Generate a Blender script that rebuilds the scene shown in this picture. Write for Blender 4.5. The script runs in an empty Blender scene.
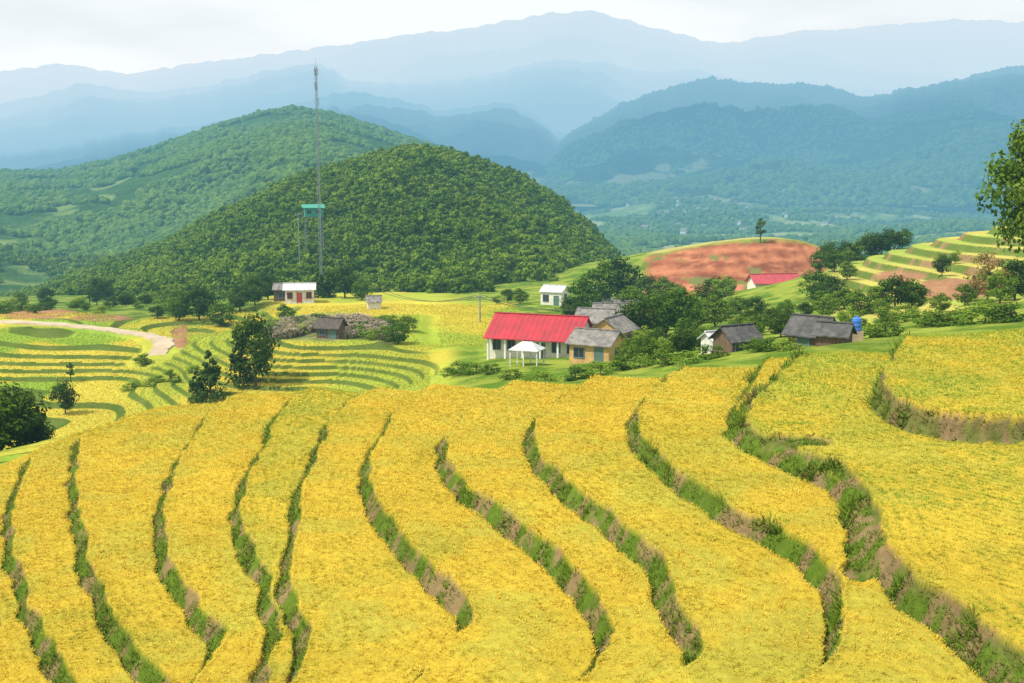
import bpy, math, numpy as np, random
from mathutils import Vector
rng=np.random.default_rng(7); random.seed(7)
R=math.radians
scene=bpy.context.scene
scene.view_settings.view_transform='Standard'; scene.view_settings.look='None'; scene.view_settings.exposure=0
COL=scene.collection
LENS=40.0; F=1024*LENS/36; P=R(8.57); cP,sP=math.cos(P),math.sin(P)
def ray(px,py):
    u=(px-512)/F; v=(341.5-py)/F
    return np.array([u,cP+v*sP,-sP+v*cP])
def at_z(px,py,z):
    d=ray(px,py); return d*(z/d[2])
def at_d(px,py,dep):
    d=ray(px,py); return d*(dep/d[1])
def proj(x,y,z):
    f=y*cP-z*sP; up=y*sP+z*cP
    return 512+F*x/f, 341.5-F*up/f
cd=bpy.data.cameras.new("camera"); cam=bpy.data.objects.new("camera",cd); COL.objects.link(cam)
cd.lens=LENS; cd.sensor_width=36; cd.clip_end=60000; cd.clip_start=0.5
cam.rotation_euler=(R(90)-P,0,0); scene.camera=cam
def _h(ix,iy,s):
    n=(ix.astype(np.int64)*374761393+iy.astype(np.int64)*668265263+s*1442695041)&0xffffffff
    n=((n^(n>>13))*1274126177)&0xffffffff
    return ((n^(n>>16))&0xffff)/65535.0
def vn(x,y,s=0):
    ix=np.floor(x); iy=np.floor(y); fx=x-ix; fy=y-iy
    fx=fx*fx*(3-2*fx); fy=fy*fy*(3-2*fy)
    a=_h(ix,iy,s);b=_h(ix+1,iy,s);c=_h(ix,iy+1,s);d=_h(ix+1,iy+1,s)
    return (a*(1-fx)+b*fx)*(1-fy)+(c*(1-fx)+d*fx)*fy
def fbm(x,y,s=0,o=4):
    r=0;a=1;t=0
    for i in range(o):
        r=r+a*vn(x*2**i+17*i,y*2**i-9*i,s+i); t+=a; a*=.5
    return r/t
def ridged(x,y,s=0,o=5):
    r=0;a=1;t=0
    for i in range(o):
        r=r+a*(1-np.abs(2*vn(x*2**i+31*i,y*2**i+7*i,s+i)-1)); t+=a; a*=.5
    return r/t
def ss(a,b,x):
    t=np.clip((x-a)/(b-a),0,1); return t*t*(3-2*t)
EDG=[
 (-20.9,.7,[(52,452),(22,490),(11,525),(15,570),(33,630),(62,683),(110,760)]),
 (-20.0,.7,[(100,432),(78,460),(73,495),(82,545),(100,605),(128,650),(152,683),(190,750)]),
 (-19.1,.75,[(228,402),(188,448),(165,500),(163,550),(185,598),(214,628),(216,650),(196,683),(150,760)]),
 (-18.2,.7,[(300,393),(262,450),(241,500),(243,540),(262,575),(272,625),(262,683),(245,760)]),
 (-17.4,.65,[(352,400),(310,465),(293,520),(287,570),(292,610),(308,645),(285,683),(250,760)]),
 (-16.5,.8,[(415,392),(378,440),(367,470),(376,498),(410,540),(448,582),(465,612),(447,640),(405,683),(340,760)]),
 (-15.6,.8,[(498,388),(452,425),(443,450),(458,476),(510,515),(562,552),(592,592),(606,630),(596,654),(562,683),(480,760)]),
 (-14.7,.8,[(578,382),(537,412),(533,438),(556,468),(610,510),(652,548),(672,590),(694,622),(683,650),(640,683),(560,760)]),
 (-13.8,.8,[(668,372),(640,398),(637,425),(658,450),(712,488),(782,524),(826,556),(838,600),(826,640),(770,683),(690,760)]),
 (-12.95,.65,[(768,350),(738,395),(737,420),(768,438),(822,458),(858,492),(872,530),(912,565),(968,604),(1024,645),(1120,715)]),
 (-12.3,.3,[(795,345),(750,388),(750,412),(790,428),(840,446),(872,482),(884,522),(922,557),(978,597),(1033,635),(1130,704)]),
 (-11.4,1.35,[(905,330),(884,362),(893,388),(945,402),(1024,408),(1150,414)]),
]
def catmull(p,n=5):
    p=[2*p[0]-p[1]]+list(p)+[2*p[-1]-p[-2]]; out=[]
    for i in range(1,len(p)-2):
        for k in range(n):
            t=k/n
            out.append(.5*((2*p[i])+(-p[i-1]+p[i+1])*t+(2*p[i-1]-5*p[i]+4*p[i+1]-p[i+2])*t*t+(-p[i-1]+3*p[i]-3*p[i+1]+p[i+2])*t**3))
    out.append(p[-2]); return out
EW=[]
for z,h,pts in EDG:
    w=[at_z(a,b,z)[:2] for a,b in pts]
    first=w[0]; w=[first+np.array([25,60]),first+np.array([7,18])]+w
    w=catmull(w,5)
    last=w[-1]
    w=w+[np.array([last[0],1.0]),np.array([300,1.0]),np.array([300,500.]),np.array([w[0][0],500.])]
    EW.append((h,np.array(w)))
Z0=-21.1
def near(x,y):
    """terrace staircase; returns z, distance to closest riser, level index"""
    wx=x+(fbm(x*.45,y*.45,11,4)-.5)*.9; wy=y+(fbm(x*.45+50,y*.45,12,4)-.5)*.9
    z=np.full(x.shape,Z0); dmin=np.full(x.shape,99.); lev=np.zeros(x.shape)
    for h,w in EW:
        n=len(w); ins=np.zeros(x.shape,bool); dd=np.full(x.shape,99.)
        for i in range(n):
            ax,ay=w[i]; bx,by=w[(i+1)%n]
            if ay!=by:
                c=((ay>wy)!=(by>wy)); xi=(bx-ax)*(wy-ay)/(by-ay)+ax
                ins^=(c&(wx<xi))
            if i<n-4:
                m=(wx>min(ax,bx)-2)&(wx<max(ax,bx)+2)&(wy>min(ay,by)-2)&(wy<max(ay,by)+2)
                if m.any():
                    px=wx[m]-ax; py=wy[m]-ay; ex=bx-ax; ey=by-ay
                    t=np.clip((px*ex+py*ey)/(ex*ex+ey*ey),0,1)
                    q=np.hypot(px-t*ex,py-t*ey); dd[m]=np.minimum(dd[m],q)
        sd=np.where(ins,dd,-dd)
        z+=h*ss(-.46,.22,sd)+.05*np.exp(-((sd-.30)/.13)**2)
        dmin=np.minimum(dmin,np.where(ins,dd+.13,dd-.06)); lev+=ins
    return z,dmin,lev
CR=[(-200,526,-21.2),(-100,506,-21.2),(0,480,-21.1),(50,450,-20.6),(100,433,-20.2),(160,416,-19.8),(230,404,-19.2),(300,394,-18.4),(400,388,-16.8),(470,386,-16),(560,381,-15.1),(640,374,-14.2),(700,364,-13.5),(760,353,-12.7),(850,339,-11.9),(900,331,-11.2),(960,323,-10.7),(1024,317,-10.7),(1150,311,-10.7),(1300,305,-10.7)]
crp=np.array([at_z(*c) for c in CR]); CA=crp[:,0]/crp[:,1]; CRR=crp[:,1]
CP=[(-80,412,155),(0,403,157),(70,398,157),(0,362,180),(-80,345,195),(60,347,188),(130,354,182),(0,328,208),(60,320,218),(130,332,205),(-60,300,330),(0,298,330),(90,308,290),(-60,322,220),
(-80,470,112),(0,465,112),(80,450,112),(110,409,152),(170,403,150),(160,376,170),(120,382,170),
(200,440,116),(300,425,116),(400,415,112),(500,402,106),(210,396,150),(300,393,150),(400,389,146),(250,374,157),(350,372,157),(430,373,148),(200,352,176),(300,347,166),(400,350,162),(330,329,180),(285,327,184),(385,333,182),(440,345,170),(440,320,200),(480,310,225),(400,310,215),(300,300,245),(230,330,205),(330,302,245),(200,335,212),(372,307,222),
(480,364,140),(540,359,147),(600,361,140),(560,392,104),(600,385,102),(560,335,180),(640,335,165),(600,310,230),(550,305,230),
(680,356,122),(740,350,112),(820,345,103),(700,370,95),(800,358,91),(880,337,110),(960,318,122),(1024,308,122),(1100,298,122),(900,302,160),(1000,285,160),(1100,268,160),(840,302,190),(700,300,230),(830,270,240),(880,255,240),(950,237,235),(1024,223,225),(1100,214,225),
(830,285,300),(950,270,310),(1050,265,310),(640,282,300),(660,260,325),(700,249,330),(740,244,330),(790,244,330),(820,250,330),(650,297,262),(730,294,255),(810,292,255),(860,290,320),
(640,275,400),(740,280,400),(820,280,400),(950,285,400),(0,300,420),(250,295,420),(500,295,420),(-150,305,420),(1150,290,420),(-200,400,170),(-200,470,100),(1250,260,200),(1250,300,100)]
cp=np.array([at_d(*c) for c in CP]); X0=cp[:,:2]/100
def phi(r): return np.where(r>0,r*r*np.log(r+1e-9),0)
n=len(cp); A=np.zeros((n+3,n+3)); dm=np.hypot(X0[:,None,0]-X0[None,:,0],X0[:,None,1]-X0[None,:,1])
A[:n,:n]=phi(dm)+np.eye(n)*.002; A[:n,n]=1;A[:n,n+1:]=X0;A[n,:n]=1;A[n+1:,:n]=X0.T
W=np.linalg.solve(A,np.concatenate([cp[:,2],[0,0,0]]))
def rbf(x,y):
    x=x/100;y=y/100; r=np.full(x.shape,W[n])+W[n+1]*x+W[n+2]*y
    for i in range(n): r=r+W[i]*phi(np.hypot(x-X0[i,0],y-X0[i,1]))
    return np.clip(r,-60,-5)
RP=np.array(catmull([at_z(px,py,-28.6)[:2] for px,py in ((-60,319),(30,323),(80,326),(115,329),(145,334),(161,340),(164,347),(150,352))],7))
def rdist(x,y):
    d=np.full(x.shape,99.)
    m=(x<-40)&(x>-190)&(y>140)&(y<280)
    if m.any():
        xx,yy=x[m],y[m]; q=np.full(xx.shape,99.)
        for a in RP: q=np.minimum(q,np.hypot(xx-a[0],yy-a[1]))
        d[m]=q
    return d
def H(x,y):
    x=np.asarray(x,float); y=np.asarray(y,float); sh=x.shape; x=x.ravel(); y=y.ravel()
    dep=y; az=x/np.maximum(y,1)
    rc=np.interp(az,CA,CRR); s=ss(0,22,dep-rc)
    z=np.zeros(x.shape); dmin=np.full(x.shape,99.); lev=np.zeros(x.shape); fr=np.zeros(x.shape); tm=np.zeros(x.shape)
    mN=s<1; mB=(s>0)&(dep<540)
    if mN.any(): z[mN],dmin[mN],lev[mN]=near(x[mN],y[mN])
    V=-66+(fbm(x/260,y/260,5,4)-.5)*60*ss(900,1700,dep)
    V=np.where(dep>1800,-62+(V+62)*np.exp(-(dep-1800)/900),V)
    zb=V.copy(); px=512+F*az
    if mB.any():
        xb,yb=x[mB],y[mB]; pb=px[mB]
        b=rbf(xb,yb)
        b2=b+(fbm(xb/28,yb/28,3,3)-.5)*.8
        rt=pb>800
        st=np.where(rt,1.25,.56)
        u=b2/st; f=u-np.floor(u); t=st*(np.floor(u)+ss(.76,.98,f))+(f*.03)
        T=np.maximum(1-ss(425,455,pb),ss(800,850,pb)*ss(125,150,yb))*(1-ss(228,242,yb)*(pb<500))*(1-ss(270,300,yb))
        T=T*ss(2.6,4.5,rdist(xb,yb))
        bb=b*(1-T)+t*T+(1-T)*(fbm(xb/6,yb/6,4,3)-.5)*.4
        k=ss(350,440,yb); zb[mB]=bb*(1-k)+V[mB]*k
        fr[mB]=np.where(T>.5,f,0); tm[mB]=T
    z=np.where(mN,z,0)*(1-s)+zb*s
    info=dict(s=s.reshape(sh),d=dmin.reshape(sh),lev=lev.reshape(sh),f=fr.reshape(sh),px=px.reshape(sh),T=tm.reshape(sh))
    return z.reshape(sh),info
def hz(x,y): return float(H(np.array([x]),np.array([y]))[0][0])
def npmesh(name,V,Q,smooth=False,val=False):
    V=np.asarray(V,np.float32); Q=np.asarray(Q,np.int32)
    me=bpy.data.meshes.new(name); me.vertices.add(len(V)); me.vertices.foreach_set("co",V.ravel())
    k=Q.shape[1]; me.loops.add(Q.size); me.loops.foreach_set("vertex_index",Q.ravel())
    me.polygons.add(len(Q)); me.polygons.foreach_set("loop_start",np.arange(len(Q),dtype=np.int32)*k)
    me.polygons.foreach_set("loop_total",np.full(len(Q),k,np.int32))
    if smooth: me.polygons.foreach_set("use_smooth",np.ones(len(Q),bool))
    me.update(calc_edges=True)
    return me
def gridq(nr,nc):
    i=np.arange(nr-1)[:,None]*nc+np.arange(nc-1)[None,:]; i=i.ravel()
    return np.stack([i,i+1,i+nc+1,i+nc],1)
def addcol(me,c,name="Col"):
    a=me.color_attributes.new(name,'FLOAT_COLOR','POINT'); c4=np.ones((len(me.vertices),4),np.float32); c4[:,:3]=c
    a.data.foreach_set("color",c4.ravel())
def addf(me,name,v):
    a=me.attributes.new(name,'FLOAT','POINT'); a.data.foreach_set("value",np.asarray(v,np.float32))
def obj(name,me,mat=None,parent=None,**kw):
    o=bpy.data.objects.new(name,me); COL.objects.link(o)
    if mat is not None:
        if me and not me.materials: me.materials.append(mat)
    if parent: o.parent=parent
    for k,v in kw.items(): o[k]=v
    return o
def newmat(name):
    m=bpy.data.materials.new(name); m.use_nodes=True; nt=m.node_tree; nt.nodes.clear(); m.cycles.emission_sampling='NONE'; return m,nt
def N(nt,t,**kw):
    n=nt.nodes.new(t)
    for k,v in kw.items(): setattr(n,k,v)
    return n
def math_(nt,op,a,b=None):
    n=N(nt,'ShaderNodeMath',operation=op)
    for i,v in enumerate([a,b]):
        if v is None: continue
        if isinstance(v,(int,float)): n.inputs[i].default_value=v
        else: nt.links.new(v,n.inputs[i])
    return n.outputs[0]
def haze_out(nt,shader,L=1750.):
    """aerial perspective painted into the material as emission, by world position"""
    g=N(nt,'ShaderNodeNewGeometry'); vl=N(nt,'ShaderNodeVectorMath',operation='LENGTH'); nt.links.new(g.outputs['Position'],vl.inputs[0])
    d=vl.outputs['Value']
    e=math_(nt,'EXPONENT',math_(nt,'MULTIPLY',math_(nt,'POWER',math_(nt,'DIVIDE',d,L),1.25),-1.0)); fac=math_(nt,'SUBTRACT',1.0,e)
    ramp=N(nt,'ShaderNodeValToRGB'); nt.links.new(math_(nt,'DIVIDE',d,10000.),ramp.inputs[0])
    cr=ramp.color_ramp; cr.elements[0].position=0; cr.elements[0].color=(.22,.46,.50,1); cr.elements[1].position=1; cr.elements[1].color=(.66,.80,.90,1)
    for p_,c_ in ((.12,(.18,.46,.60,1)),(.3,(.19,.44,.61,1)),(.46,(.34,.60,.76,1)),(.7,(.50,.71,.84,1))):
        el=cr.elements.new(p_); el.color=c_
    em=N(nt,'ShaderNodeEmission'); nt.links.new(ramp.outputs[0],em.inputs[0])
    mx=N(nt,'ShaderNodeMixShader'); nt.links.new(fac,mx.inputs[0]); nt.links.new(shader,mx.inputs[1]); nt.links.new(em.outputs[0],mx.inputs[2])  # surface colour fades into painted, self-lit haze with distance
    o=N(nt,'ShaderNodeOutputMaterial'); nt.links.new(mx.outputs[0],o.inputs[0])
def noise(nt,scale,detail=4,vec=None,rough=.55):
    n=N(nt,'ShaderNodeTexNoise'); n.inputs['Scale'].default_value=scale; n.inputs['Detail'].default_value=detail; n.inputs['Roughness'].default_value=rough
    if vec is None:
        g=N(nt,'ShaderNodeNewGeometry'); vec=g.outputs['Position']
    nt.links.new(vec,n.inputs['Vector']); return n.outputs['Fac']
def ramp2(nt,fac,stops):
    r=N(nt,'ShaderNodeValToRGB'); nt.links.new(fac,r.inputs[0]); cr=r.color_ramp
    cr.elements[0].position=stops[0][0]; cr.elements[0].color=(*stops[0][1],1); cr.elements[1].position=stops[-1][0]; cr.elements[1].color=(*stops[-1][1],1)
    for p,c in stops[1:-1]:
        e=cr.elements.new(p); e.color=(*c,1)
    return r.outputs[0]
def mixc(nt,mode,fac,a,b):
    m=N(nt,'ShaderNodeMix',data_type='RGBA',blend_type=mode)
    for s,v in ((m.inputs[0],fac),(m.inputs[6],a),(m.inputs[7],b)):
        if isinstance(v,(int,float)): s.default_value=v
        elif isinstance(v,tuple): s.default_value=(*v,1)
        else: nt.links.new(v,s)
    return m.outputs[2]
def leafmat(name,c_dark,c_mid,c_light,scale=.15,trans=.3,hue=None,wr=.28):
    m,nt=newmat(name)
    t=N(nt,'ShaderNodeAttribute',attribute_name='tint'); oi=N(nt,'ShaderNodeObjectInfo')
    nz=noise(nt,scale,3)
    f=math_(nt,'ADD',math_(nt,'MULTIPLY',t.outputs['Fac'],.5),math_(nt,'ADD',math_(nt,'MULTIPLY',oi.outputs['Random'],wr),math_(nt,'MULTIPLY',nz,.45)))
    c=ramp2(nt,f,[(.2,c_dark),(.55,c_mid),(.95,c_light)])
    if hue:
        a=N(nt,'ShaderNodeAttribute',attribute_name='hue')
        c=mixc(nt,'MIX',a.outputs['Fac'],c,hue)
    d=N(nt,'ShaderNodeBsdfDiffuse'); nt.links.new(c,d.inputs[0])
    if trans:
        tr=N(nt,'ShaderNodeBsdfTranslucent'); nt.links.new(c,tr.inputs[0])
        mx=N(nt,'ShaderNodeMixShader'); mx.inputs[0].default_value=trans; nt.links.new(d.outputs[0],mx.inputs[1]); nt.links.new(tr.outputs[0],mx.inputs[2]); d=mx
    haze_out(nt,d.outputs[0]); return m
def paint(name,col,var=.15,scale=3.,rough=.7,bump=.0,bscale=20,c2=None,stretch=None,metal=0):
    m,nt=newmat(name)
    tc=N(nt,'ShaderNodeTexCoord'); mp=N(nt,'ShaderNodeMapping'); nt.links.new(tc.outputs['Object'],mp.inputs[0])
    if stretch: mp.inputs['Scale'].default_value=stretch
    nz=noise(nt,scale,5,mp.outputs[0],.65)
    lo=tuple(max(0,c*(1-var*2)) for c in col) if c2 is None else c2; hi=tuple(min(.95,c*(1+var)) for c in col)
    c=ramp2(nt,nz,[(.3,lo),(.7,hi)])
    b=N(nt,'ShaderNodeBsdfPrincipled'); nt.links.new(c,b.inputs['Base Color']); b.inputs['Roughness'].default_value=rough; b.inputs['Metallic'].default_value=metal
    if bump:
        bn=N(nt,'ShaderNodeBump'); bn.inputs['Strength'].default_value=bump; nt.links.new(noise(nt,bscale,3,mp.outputs[0]),bn.inputs['Height']); nt.links.new(bn.outputs[0],b.inputs['Normal'])
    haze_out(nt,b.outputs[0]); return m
M_wall=paint("cream_plaster",(.78,.73,.60),.1,2.,.85)
M_white=paint("white_plaster",(.70,.69,.64),.15,1.2,.85,c2=(.42,.40,.34))
M_ochre=paint("ochre_plaster",(.62,.38,.14),.18,1.5,.85)
M_wood=paint("weathered_wood",(.16,.10,.06),.3,2.,.9,.4,8,stretch=(6,6,.7))
M_red=paint("red_metal_roof",(.42,.016,.030),.12,.5,.65,c2=(.27,.02,.028))
M_pink=paint("faded_red_roof",(.48,.05,.07),.12,.6,.6,c2=(.34,.05,.06))
M_grey=paint("grey_fibre_cement",(.24,.22,.19),.25,1.2,.85,.3,6,c2=(.09,.085,.08))
M_lgrey=paint("light_sheet_roof",(.62,.63,.63),.1,1.2,.6,c2=(.42,.42,.41))
M_dark=paint("dark_slate",(.10,.095,.09),.25,1.2,.9,.3,6,c2=(.03,.03,.03))
M_thatch=paint("dark_thatch",(.10,.08,.065),.3,3.,.95,.6,10,stretch=(1,1,.3))
M_glass=paint("window_dark",(.03,.035,.04),.2,1,.25)
M_frame=paint("window_frame_blue",(.12,.22,.30),.1,1,.6)
M_door=paint("door_green",(.10,.18,.14),.1,1,.6)
M_green=paint("green_paint",(.03,.30,.20),.1,1.,.5)
M_steel=paint("galvanised_steel",(.24,.27,.29),.15,1.,.6)
M_blue=paint("blue_plastic",(.05,.2,.6),.1,1,.4)
M_conc=paint("pale_dirt_track",(.50,.39,.26),.15,.3,.9,.3,2)
M_bark=paint("bark",(.10,.075,.05),.3,4.,.95,.5,10)
M_cable=paint("cable_black",(.03,.03,.03),.1,1,.6)
L_forest=leafmat("forest_leaves",(.026,.060,.006),(.085,.165,.013),(.25,.34,.032),.03,.3,wr=.38)
L_blob=leafmat("distant_leaves",(.018,.050,.012),(.055,.115,.025),(.13,.20,.04),.012,0,wr=.3)
L_tree=leafmat("tree_leaves",(.022,.050,.008),(.07,.14,.015),(.18,.26,.03),.2)
L_dark=leafmat("dark_leaves",(.015,.035,.008),(.04,.08,.014),(.10,.16,.025),.2)
L_light=leafmat("bright_leaves",(.06,.12,.012),(.15,.25,.025),(.30,.38,.05),.2)
L_red=leafmat("rust_leaves",(.10,.08,.02),(.24,.16,.05),(.38,.28,.10),.2)
L_rice=leafmat("ripe_rice",(.32,.22,.018),(.69,.505,.055),(.90,.74,.17),.45,.3,hue=(.31,.38,.045),wr=0)
L_grass=leafmat("riser_grass",(.06,.10,.011),(.165,.25,.025),(.34,.43,.07),.6,.3,hue=(.28,.19,.09),wr=0)
L_reed=leafmat("pink_reeds",(.14,.14,.07),(.30,.26,.15),(.50,.40,.32),.3,.3)
def terrain_mat():
    m,nt=newmat("terrain_ground")
    a=N(nt,'ShaderNodeAttribute',attribute_name='Col')
    n1=noise(nt,2.2,6,None,.7); n2=noise(nt,.12,4)
    v=math_(nt,'ADD',math_(nt,'MULTIPLY',n1,1.1),math_(nt,'MULTIPLY',n2,.6)); v=math_(nt,'ADD',v,.12)
    c=N(nt,'ShaderNodeVectorMath',operation='SCALE'); nt.links.new(a.outputs['Color'],c.inputs[0]); nt.links.new(v,c.inputs['Scale'])
    b=N(nt,'ShaderNodeBsdfDiffuse'); nt.links.new(c.outputs[0],b.inputs[0])
    bp=N(nt,'ShaderNodeBump'); bp.inputs['Strength'].default_value=.7; bp.inputs['Distance'].default_value=.3; nt.links.new(n1,bp.inputs['Height']); nt.links.new(bp.outputs[0],b.inputs['Normal'])
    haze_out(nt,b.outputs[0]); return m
M_ter=terrain_mat()
def mount_mat(name,c1,c2,c3,scale,patch=None,pw=.08):
    m,nt=newmat(name)
    n1=noise(nt,scale*7,6,None,.75); n2=noise(nt,scale,4)
    f=math_(nt,'ADD',math_(nt,'MULTIPLY',n1,.65),math_(nt,'MULTIPLY',n2,.35))
    c=ramp2(nt,f,[(.38,c1),(.5,c2),(.64,c3)])
    if patch:
        n3=noise(nt,scale*1.4,3); sp=N(nt,'ShaderNodeSeparateXYZ'); g=N(nt,'ShaderNodeNewGeometry'); nt.links.new(g.outputs['Position'],sp.inputs[0])
        lowm=N(nt,'ShaderNodeMapRange'); nt.links.new(sp.outputs['Z'],lowm.inputs[0]); lowm.inputs[1].default_value=80; lowm.inputs[2].default_value=-40; lowm.inputs[3].default_value=-.14; lowm.inputs[4].default_value=pw
        th=N(nt,'ShaderNodeMapRange'); nt.links.new(math_(nt,'ADD',n3,lowm.outputs[0]),th.inputs[0]); th.inputs[1].default_value=.57; th.inputs[2].default_value=.62
        c=mixc(nt,'MIX',th.outputs[0],c,patch)
    b=N(nt,'ShaderNodeBsdfDiffuse'); nt.links.new(c,b.inputs[0])
    bp=N(nt,'ShaderNodeBump'); bp.inputs['Strength'].default_value=1; bp.inputs['Distance'].default_value=.09/scale; nt.links.new(n1,bp.inputs['Height']); nt.links.new(bp.outputs[0],b.inputs['Normal'])
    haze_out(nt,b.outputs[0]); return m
# ---------------- terrain sheet
r1=np.exp(np.arange(math.log(20),math.log(130),.0038)); r1b=np.exp(np.arange(math.log(130)+.0020,math.log(262),.0020)); r1c=np.exp(np.arange(math.log(262)+.005,math.log(400),.006)); r2=np.exp(np.arange(math.log(400)+.015,math.log(26000),.018)); dep=np.concatenate([r1,r1b,r1c,r2])
az=np.linspace(-.66,.66,1000)
Dg,Ag=np.meshgrid(dep,az,indexing='ij'); Xg=Dg*Ag; Yg=Dg
Zg,I=H(Xg,Yg)
def lerp(a,b,t): return np.asarray(a)*(1-t[...,None])+np.asarray(b)*t[...,None]
def mx_(c,o,t): return c*(1-t[...,None])+np.asarray(o)*t[...,None]
def patchm(x,y,z):
    px,py=proj(x,y,z); n=fbm(x/1.5,y/1.5,41,3)
    gp=np.exp(-(((px-860)/22)**2+((py-560)/42)**2))+.85*np.exp(-(((px-805)/48)**2+((py-444)/9)**2))
    return ss(.5,.62,gp+(n-.5)*.9)
def terr_col(X,Y,Z,I):
    px,py=proj(X,Y,Z); s=I['s']; d=I['d']
    n=fbm(X/3,Y/3,21,4); nb=fbm(X/18,Y/18,22,3); nh=fbm(X/.8,Y/.8,25,3)
    g=lerp((.10,.16,.018),(.24,.17,.08),ss(.48,.62,nh)); g=mx_(g,(.20,.13,.07),.65*ss(10.5,11.5,I['lev']))
    riceb=lerp((.52,.38,.04),(.42,.37,.05),ss(.4,.7,n))
    nearc=lerp(g,riceb,ss(.30,.42,d)*(1-patchm(X,Y,Z)))
    f=I['f']
    top=lerp((.52,.44,.055),(.36,.41,.05),ss(.45,.65,nb))
    leftv=1-ss(90,190,px); top=mx_(top,lerp((.24,.37,.04),(.52,.46,.06),ss(.44,.56,nb)),leftv)
    rt=ss(800,840,px); top=mx_(top,lerp((.50,.44,.10),(.34,.41,.07),ss(.4,.6,nb)),rt)
    ris=ss(.70,.77,f)*I['T']
    rc=lerp((.06,.11,.014),(.14,.17,.035),n); rcr=lerp((.12,.17,.03),(.27,.18,.08),ss(.55,.68,n))
    rc2=mx_(rc,rcr,rt)
    midc=mx_(top,rc2,ris)
    lf=ss(222,236,Y)*(1-ss(250,290,px)); midc=mx_(midc,lerp((.08,.15,.02),(.22,.27,.05),ss(.4,.65,n)),lf)
    kn=ss(170,174,Y)*(1-ss(198,204,Y))*ss(255,270,px)*(1-ss(395,405,px)); midc=mx_(midc,lerp((.11,.17,.03),(.26,.23,.12),ss(.45,.65,n)),kn)
    vill=ss(440,470,px)*(1-ss(815,850,px)*ss(125,140,Y))
    midc=mx_(midc,lerp((.10,.18,.02),(.26,.31,.045),ss(.35,.65,n)),vill)
    fld=ss(395,425,px)*(1-ss(500,520,px))*ss(160,172,Y)*(1-ss(232,250,Y))
    midc=mx_(midc,lerp((.48,.44,.05),(.30,.38,.04),ss(.45,.65,nb)),fld)
    rh=ss(246,258,Y+(nb-.5)*16)*(1-ss(329,338,Y+(n-.5)*6))*ss(640,652,px+(n-.5)*14)*(1-ss(822,840,px+(n-.5)*20))
    gul=ridged(X/4,Z*1.4+Y/30,66,5); stripe=.5+.5*np.sin(Z*2.6+nb*5+n*3)
    redc=lerp((.22,.068,.034),(.54,.21,.10),np.clip(stripe*.55+gul*1.3-.7,0,1))
    redc=mx_(redc,(.17,.18,.05),ss(.64,.70,fbm(X/6,Y/8,68,4)))
    midc=mx_(midc,redc,rh)
    cap=ss(334,338,Y)*(1-ss(348,360,Y))*ss(640,660,px)*(1-ss(815,830,px)); midc=mx_(midc,(.42,.38,.12),cap)
    for (cx,cy,rx,ry) in ((36,314,44,6),(958,290,50,12),(900,276,30,6),(180,336,10,14),(100,318,34,4)):
        e=1-ss(.5,1.,((px-cx)/rx)**2+((py-cy)/ry)**2+(n-.5)*1.2)
        e=e*(Y<320)*(Y>100); midc=mx_(midc,lerp((.28,.14,.07),(.44,.24,.13),n),e)
    bc=s*(1-ss(.85,1,s)); midc=mx_(midc,rc*1.4,bc)
    c=mx_(nearc,midc,ss(.03,.12,s))
    far=ss(360,410,Y); nf=fbm(X/60,Y/90,31,4); nf2=fbm(X/25,Y/40,33,3)
    fc=lerp((.05,.10,.02),(.09,.15,.03),n); fp=ss(.57,.61,nf)
    fc=mx_(fc,lerp((.30,.32,.13),(.14,.23,.06),ss(.4,.6,nf2)),fp)
    return mx_(c,fc,far)
Cg=terr_col(Xg,Yg,Zg,I)
def canopy(x,y,z,I): return .30*ss(.28,.40,I['d'])*(1-ss(.0,.08,I['s']))*(1-patchm(x,y,z))+0
me=npmesh("terraced_ground",np.stack([Xg,Yg,Zg+canopy(Xg,Yg,Zg,I)],-1).reshape(-1,3),gridq(*Xg.shape),True); addcol(me,Cg.reshape(-1,3))
obj("ground",me,M_ter,kind="structure",label="terraced hillside ground with golden rice and grassy banks",category="ground")
# ---------------- foliage meshes
def quads(cent,nor,size,asp=1.0):
    k=len(cent); nor=nor/np.linalg.norm(nor,axis=1,keepdims=True)
    r=rng.normal(size=(k,3)); a=np.cross(nor,r); a/=np.linalg.norm(a,axis=1,keepdims=True); b=np.cross(nor,a)
    s=size[:,None]; V=np.stack([cent-a*s,cent-b*s*asp,cent+a*s,cent+b*s*asp],1).reshape(-1,3)
    return V,np.arange(4*k).reshape(k,4)
def crown_mesh(name,nclump,nleaf,rx,rz,leaf,zc,mat,cone=False,cr=.38):
    C=[];T=[];NO=[]
    for i in range(nclump):
        th=rng.uniform(0,2*math.pi); h=rng.uniform(-1,1); 
        if cone:
            h=rng.uniform(0,1)**1.3; rr=(1-h)*rng.uniform(.5,1.); c=np.array([math.cos(th)*rr*rx,math.sin(th)*rr*rx,(h*2-1)*rz])
            rad=rx*cr*(1.15-h)
        else:
            rr=math.sqrt(max(0,1-h*h))*rng.uniform(.35,1.); c=np.array([math.cos(th)*rr*rx,math.sin(th)*rr*rx,h*rz*rng.uniform(.6,1)])
            rad=rx*cr*rng.uniform(.7,1.25)
        p=rng.normal(size=(nleaf,3)); p/=np.linalg.norm(p,axis=1,keepdims=True); q=rng.uniform(.45,1,(nleaf,1))**.6
        pp=c+p*q*rad*np.array([1,1,.75]); C.append(pp); NO.append(p+rng.normal(size=p.shape)*.4+np.array([0,0,.5]))
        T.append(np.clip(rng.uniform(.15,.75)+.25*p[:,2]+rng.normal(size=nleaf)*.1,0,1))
    C=np.concatenate(C);T=np.concatenate(T);NO=np.concatenate(NO); C[:,2]+=zc
    V,Q=quads(C,NO,rng.uniform(.6,1.3,len(C))*leaf,.6)
    me=npmesh(name,V,Q); addf(me,"tint",np.repeat(T,4)); me.materials.append(mat); return me
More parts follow.
